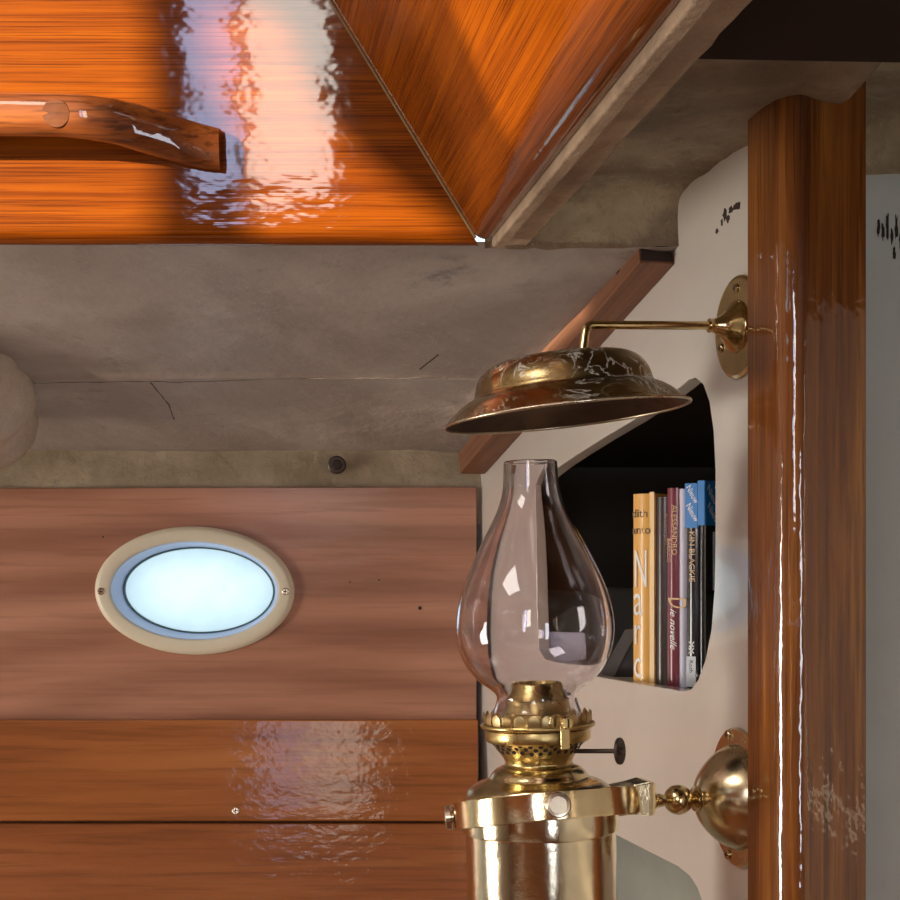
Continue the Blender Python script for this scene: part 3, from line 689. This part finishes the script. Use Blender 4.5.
# domed deflector inside chimney
frm(lathe(smoothprof(pf([(42, 726), (38, 724), (36.3, 720), (34.5, 712), (32.5, 704), (31.5, 699), (29, 694), (26.5, 687.5), (24.6, 683.2), (22.5, 682.6)]), 4) + pf([(22.4, 683), (20, 690)]), 72), 'flame_deflector', M_burner, lamp, auto=40)
for yy, rr in ((711.5, 34.6), (699, 31.8)):
    frm(lathe([(rr * K + .0006 * math.cos(t_), LAX(yy) + .0006 * math.sin(t_)) for t_ in [k * math.pi / 3 for k in range(6)]], 72, closed=True), 'bead', M_burner, lamp, auto=80)
# clasp with screw at the front right
def polar(r, a_, yy): return Vector((r * K * math.cos(a_), r * K * math.sin(a_), LAX(yy)))
ac = math.radians(-66)
cl = frm(box_bm(.0012, .0068, .0165, (0, 0, 0), .0004, 2), 'clasp', M_brass, lamp, Matrix.Translation(polar(57, ac, 732)) @ Matrix.Rotation(ac, 4, 'Z'), auto=30)
frm(box_bm(.004, .0068, .0012, (-.0022, 0, .0078), .0003, 2), 'lip', M_brass, cl, auto=30)
sc = frm(lathe([(0, -.006), (.0032, -.006), (.0032, 0), (.0042, .0005), (.0044, .003), (.0036, .0045), (0, .005)], 24), 'clasp_screw', M_brass, lamp, Matrix.Translation(polar(58, ac, 718)) @ Matrix.Rotation(ac, 4, 'Z') @ Matrix.Rotation(math.radians(90), 4, 'Y'), auto=30)
frm(box_bm(.006, .0008, .0008, (0, 0, .005)), 'slot', M_darkmet, sc)
frm(lathe([(.0045 + .0009 * math.cos(t_), .0009 * math.sin(t_)) for t_ in [k * math.pi / 3 for k in range(6)]], 28, closed=True), 'loop', M_brass, lamp, Matrix.Translation(polar(54, ac - .14, 717)) @ Matrix.Rotation(ac, 4, 'Z') @ Matrix.Rotation(math.radians(90), 4, 'Y'), auto=80)
# wick knob
ak = math.radians(-27)
frm(tube([polar(36, ak, 750), polar(87, ak, 748.5)], .0016, 12), 'wick_spindle', M_darkmet, lamp, auto=50)
bm = bmesh.new(); Rk = 12.5 * K; nk = 48
pts = [(Rk * (1 + .05 * (k % 2)) * math.cos(2 * math.pi * k / nk), Rk * (1 + .05 * (k % 2)) * math.sin(2 * math.pi * k / nk)) for k in range(nk)]
a1 = [bm.verts.new((x, y, -.001)) for x, y in pts]; a2 = [bm.verts.new((x, y, .001)) for x, y in pts]
for k in range(nk): bm.faces.new((a1[k], a1[(k + 1) % nk], a2[(k + 1) % nk], a2[k]))
bm.faces.new(a2); bm.faces.new(a1[::-1]); lathe([(0, .0024), (.002, .0022), (.0026, .001), (.0026, -.001), (.002, -.0022), (0, -.0024)], 16, bm)
kd = (polar(87, ak, 748.5) - polar(36, ak, 750)).normalized(); Mk = kd.to_track_quat('Z', 'Y').to_matrix().to_4x4(); Mk.translation = polar(86.5, ak, 748.5)
frm(bm, 'wick_knob', M_darkmet, lamp, Mk, auto=50)

# glass chimney: a thing of its own
chim = empty('glass_chimney', ML, 'clear glass lamp chimney with a round bulge standing on the burner', 'lamp chimney')
outp = [(26.8, 462), (27.2, 470), (27.8, 482), (29, 492), (33, 506), (40.5, 522), (50, 540), (58, 556), (65.5, 572), (72.5, 590), (77, 607), (79, 624), (78.6, 638), (75, 653), (68.5, 667), (58, 679.5), (46.5, 688), (41, 693.5), (40.2, 698), (42, 705), (44.5, 712), (46, 722)]
op_ = smoothprof(pf(outp), 5)
th = .0016
inn = []
for i, (r, z) in enumerate(op_):
    a_ = op_[max(i - 1, 0)]; c_ = op_[min(i + 1, len(op_) - 1)]; d = Vector((c_[0] - a_[0], c_[1] - a_[1])).normalized(); inn.append((r + d.y * th, z - d.x * th))
inn[0] = (inn[0][0], op_[0][1]); rim = [((op_[0][0] + inn[0][0]) / 2, op_[0][1] + th * .5)]
frm(lathe(op_ + [((op_[-1][0] + inn[-1][0]) / 2, op_[-1][1] - .0004)] + inn[::-1] + rim, 96, closed=True), 'glass', M_glass, chim, smooth=True)

# gimbal ring + bracket
ring_c = P(546.5, 808.5, DL); tl = math.radians(5.2)
rg = empty('gimbal_bracket', Matrix.Translation(ring_c) @ Matrix.Rotation(-tl, 4, 'Y') @ Matrix.Rotation(math.radians(-10.5), 4, 'X'), 'polished brass gimbal ring with ball joint and domed mount on the bulkhead', 'bracket')
RR_ = 93 * K; hb = 13.5 * K
frm(lathe([(RR_ - .0022, -hb), (RR_, -hb), (RR_ + .0004, -hb + .001), (RR_ + .0004, hb - .001), (RR_, hb), (RR_ - .0022, hb)], 128, closed=True), 'ring', M_brassr, rg, auto=30)
def knob(parent, a_, r_=.0085, ln=.007, rr=RR_):
    Mn = Matrix.Rotation(a_, 4, 'Z') @ Matrix.Translation((rr, 0, 0)) @ Matrix.Rotation(math.radians(90), 4, 'Y')
    s = frm(lathe([(0, -.001), (r_ * .5, -.001), (r_ * .5, .0015), (r_, .002), (r_, ln - .0008), (r_ * .9, ln), (r_ * .72, ln + .0002), (r_ * .68, ln - .0008), (0, ln - .0008)], 40), 'pivot_screw', M_steel, parent, Mn, auto=30)
    b_ = box_bm(r_ * 1.2, .0003, .0003, (0, 0, ln - .0007)); box_bm(.0003, r_ * 1.2, .0003, (0, 0, ln - .0007), bm=b_); frm(b_, 'slot', M_bronze, s)
knob(rg, math.radians(176), .0085, .006); knob(rg, math.radians(-86), .0085, .0035)
tag(frm(tube([(0, 1, 0), (0, 1, 0)], .001, 4), 'x', None), None) if False else None
# inner pivots from ring to reservoir
for a_ in (176, 94, -86):
    d = Vector((math.cos(math.radians(a_)), math.sin(math.radians(a_)), 0)); frm(tube([d * (76 * K), d * RR_], .003, 12), 'pivot_pin', M_brass, rg, auto=50)
# world-space arm pieces, parented with inverse
Ri = rg.matrix_world.inverted()
MPC = OB + UP * ((HZ - 797) / FP * OB.y)                           # lower mount centre on the bulkhead
axis_pts = lambda L: MPC + NB * L
az = math.atan2(-NB.y, -NB.x)
# block: wedge from ring to joint
def world_part(bm, name, mat, auto=35): return frm(bm, name, mat, rg, Ri.copy(), auto=auto)
Mblk = basis(axis_pts(0), NB, UP.cross(NB), UP)
bm = bmesh.new()
secs = [(.0715, .0135, .0118, .0035), (.0750, .0135, .0122, .0035), (.086, .0115, .0105, .003), (.100, .0095, .0098, .002), (.118, .004, .0092, -.001)]
R_ = []
for L, hw, hh, dz in secs:
    R_.append([bm.verts.new(Mblk @ Vector((L, y, z + dz))) for y, z in ((-hw, -hh), (hw, -hh), (hw, hh), (-hw, hh))])
for a_, c_ in zip(R_, R_[1:]):
    for k in range(4): bm.faces.new((a_[k], a_[(k + 1) % 4], c_[(k + 1) % 4], c_[k]))
bm.faces.new(R_[0]); bm.faces.new(R_[-1]); bmesh.ops.bevel(bm, geom=bm.edges[:], offset=.0012, segments=3, affect='EDGES')
world_part(bm, 'arm_block', M_brassr)
Max = basis(axis_pts(0), NB.orthogonal(), NB.cross(NB.orthogonal()), NB)
stem = [(0, .0725), (.0078, .0725), (.0080, .0690), (.0066, .0670), (.0050, .0655), (.0050, .0635), (.0042, .0600)]
ballr = .0108; bc = .0485
stem += [(ballr * math.sin(t_), bc + ballr * math.cos(t_)) for t_ in [math.radians(d_) for d_ in range(22, 160, 8)]]
stem += [(.0038, .0378), (.0060, .0372), (.0088, .0362), (.0092, .0345), (.0085, .032), (0, .032)]
world_part(lathe(stem, 48, M=Max), 'ball_joint', M_brass, 30)
dm = smoothprof([(0, .0345), (.0060, .0343), (.0105, .0330), (.0185, .0290), (.0255, .0235), (.0318, .0165), (.0365, .0090), (.0388, .0030)], 5)
Mel = Max.copy()
def ellM(M_, fx, fz):   # squash across the wall plane: fx along TB, fz vertical
    out = basis(M_.translation, TB, UP, NB); 
    return out @ Matrix.Diagonal((fx, fz, 1, 1))
world_part(lathe(dm, 72, M=ellM(Max, 1, 1.0)), 'mount_dome', M_bronze, 50)
world_part(lathe([(0, .0002), (.0500, .0002), (.0508, .0012), (.0505, .0028), (.0490, .0036), (0, .0038)], 72, M=ellM(Max, .88, 1.0)), 'mount_flange', M_bronze, 30)
for dx, dz in ((-.012, -.0440), (-.012, .0440)):
    Msn = Ri @ basis(MPC + TB * dx + UP * dz + NB * .0038, TB, UP, NB); screw(rg, Msn, .0038, M_bronze, h=.0016)

# ------------------------------------------------------------------ smoke shade on its bracket
UPC = OB + UP * ((HZ - 327) / FP * OB.y)
sb = empty('shade_bracket', basis(UPC, TB, UP, NB), 'thin brass arm on a round plate holding the smoke shade above the lamp', 'bracket')
frm(lathe([(0, .0002), (.0365, .0002), (.0375, .0010), (.0372, .0022), (.0350, .0032), (.0335, .0028), (.0325, .0030), (0, .0034)], 72), 'wall_plate', M_brass, sb, auto=30)
frm(lathe(smoothprof([(.0195, .0030), (.0185, .0055), (.0150, .0085), (.0095, .0130), (.0062, .0185), (.0048, .0215)], 4) + [(.0050, .0216), (.0052, .0245), (0, .0250)], 48), 'boss', M_brass, sb, auto=40)
for a_ in (90, 205, 335): screw(sb, Matrix.Translation((.028 * math.cos(math.radians(a_)), .028 * math.sin(math.radians(a_)), .0033)), .0034, M_steel, h=.0014)
Si = sb.matrix_world.inverted()
shc = P(566.5, 415.5, 1.057); stl = math.radians(6.2)
Msh = Matrix.Translation(shc) @ Matrix.Rotation(-stl, 4, 'Y') @ Matrix.Rotation(math.radians(0), 4, 'X')
KS = 1.057 / FP
def corner(L, dz): return UPC + NB * L + UP * dz
p_a = corner(.024, 0); p_b = corner(.1190, -.0035); p_c = Msh @ Vector((.016, 0, 60 * KS))
bend = [p_a, p_a.lerp(p_b, .5), p_a.lerp(p_b, .93)]
for k in range(1, 6):
    t = k / 6; q0 = p_a.lerp(p_b, .95); q2 = p_b.lerp(p_c, .35); bend.append(q0 * (1 - t) ** 2 + p_b * 2 * t * (1 - t) + q2 * t * t)
bend += [p_b.lerp(p_c, .5), p_c]
frm(tube([Si @ p_ for p_ in bend], .0031, 16), 'arm', M_brass, sb, auto=50)
shade = empty('smoke_shade', Msh, 'crazed tarnished brass smoke shade hanging tilted above the glass chimney', 'lamp shade')
sp = smoothprof([(r * KS, h * KS) for r, h in ((123.5, 0), (119, 4.5), (113, 10), (106, 16), (98, 21), (91.5, 24.5), (89.5, 27.5), (88.6, 32), (86.5, 39), (82, 46.5), (75, 52.5), (66, 56.5), (54, 58.6), (38, 59.8), (18, 60.3), (0, 60.5))], 5)
def offs(p_, t_):
    out = []
    for i, (r, z) in enumerate(p_):
        a_ = p_[max(i - 1, 0)]; c_ = p_[min(i + 1, len(p_) - 1)]; d = Vector((c_[0] - a_[0], c_[1] - a_[1])).normalized(); out.append((max(0, r - d.y * t_), z + d.x * t_))
    return out
inn = offs(sp, .0009); inn[-1] = (0, sp[-1][1] - .0009)
frm(lathe(sp, 96), 'shell', M_shade, shade, auto=45)
frm(lathe(inn, 96), 'lining', M_shin, shade, auto=45)
frm(lathe([(123.2 * KS + .0013 * math.cos(t_), .0013 * math.sin(t_)) for t_ in [k * math.pi / 4 for k in range(8)]], 96, closed=True), 'rolled_rim', brass('rim_brass', (.60, .50, .36), amt=.5, rough=.22), shade, auto=80)

# ------------------------------------------------------------------ rest of the cabin (behind and beside the camera)
M_cab = paint('cabin_cream_paint', (.66, .60, .50), (.5, .44, .36), .4, .5, .0005, 6)
M_cush = plain('pale_cushion', (.62, .60, .56), .9); M_join = wood('cabin_joinery', (.14, .045, .014), (.23, .08, .024), (.32, .12, .035), gx=(1.6, 20, 20))
# unseen port coachroof side; window holes traced back to shape the sun patches
def trc(p): t = (p.y + .75) / -SUN.y; q_ = p + SUN * t; return (q_.x, q_.z - CZ)
def onR(px, py):
    r = Vector(((px - 450) / FP, 1, (HZ - py) / FP)); o_ = Vector((0, 0, CZ)); return o_ + r * ((A0 - o_).dot(nR) / r.dot(nR))
wA = roundpoly([(-2.45, trc(onL(158, 238))[1]), trc(onL(158, 238)), trc(onL(143, -20)), (-2.45, trc(onL(145, -20))[1])], .03)
wB = [trc(onL(*p)) for p in ((238, 243), (236, 170), (215, 110), (196, 60), (194, 2), (262, 0), (292, 40), (305, 85), (330, 128), (362, 160), (400, 190), (436, 215), (468, 243))]
wC = [trc(onR(*p)) for p in ((441, 0), (452, 28), (466, 50), (471, 66), (478, 88), (487, 112), (497, 130), (508, 144), (514, 146), (520, 140), (528, 122), (548, 86), (575, 44), (606, 0), (640, -50), (440, -50))]
pw_ = sheet('wall_port', [(-2.6, -.05), (1.0, -.05), (1.0, .90), (-2.6, .90)], [wA, wB, wC], .012, M_join, None, basis(Vector((0, -.75, CZ)), (-1, 0, 0), (0, 0, 1), (0, 1, 0)) @ Matrix.Diagonal((-1, 1, 1, 1))); tag(pw_, kind='structure')
wallbox('wall_aft', (-2.6, .3, -.2), (.02, 2.9, 2.3), M_cab)
wallbox('wall_fore', (1.05, .3, -.2), (.02, 2.9, 2.3), M_cab)
wallbox('wall_left', (-.8, -1.15, -.72), (3.7, .02, 1.26), M_join)
wallbox('trim_7', (-.8, -.95, -.06), (3.7, .40, .02), M_join)
wallbox('floor', (-.8, .3, -1.35), (3.7, 3.0, .02), M_join)
wallbox('ceiling_coachroof', (-.8, .3, .91), (3.7, 2.2, .02), M_cab)
wallbox('trim_8', (-1.8, 1.44, .30), (1.6, .5, .02), M_grp)
def settee(y, label):
    t = empty('settee', Matrix.Translation((-.9, y, .0)), label, 'settee')
    frm(box_bm(1.9, .5, .34, (0, 0, .18), .01), 'base', M_join, t, auto=30); frm(box_bm(1.88, .52, .10, (0, 0, .40), .025), 'seat_cushion', M_cush, t, auto=30)
settee(-.86, 'pale cushioned settee along the far side of the cabin')
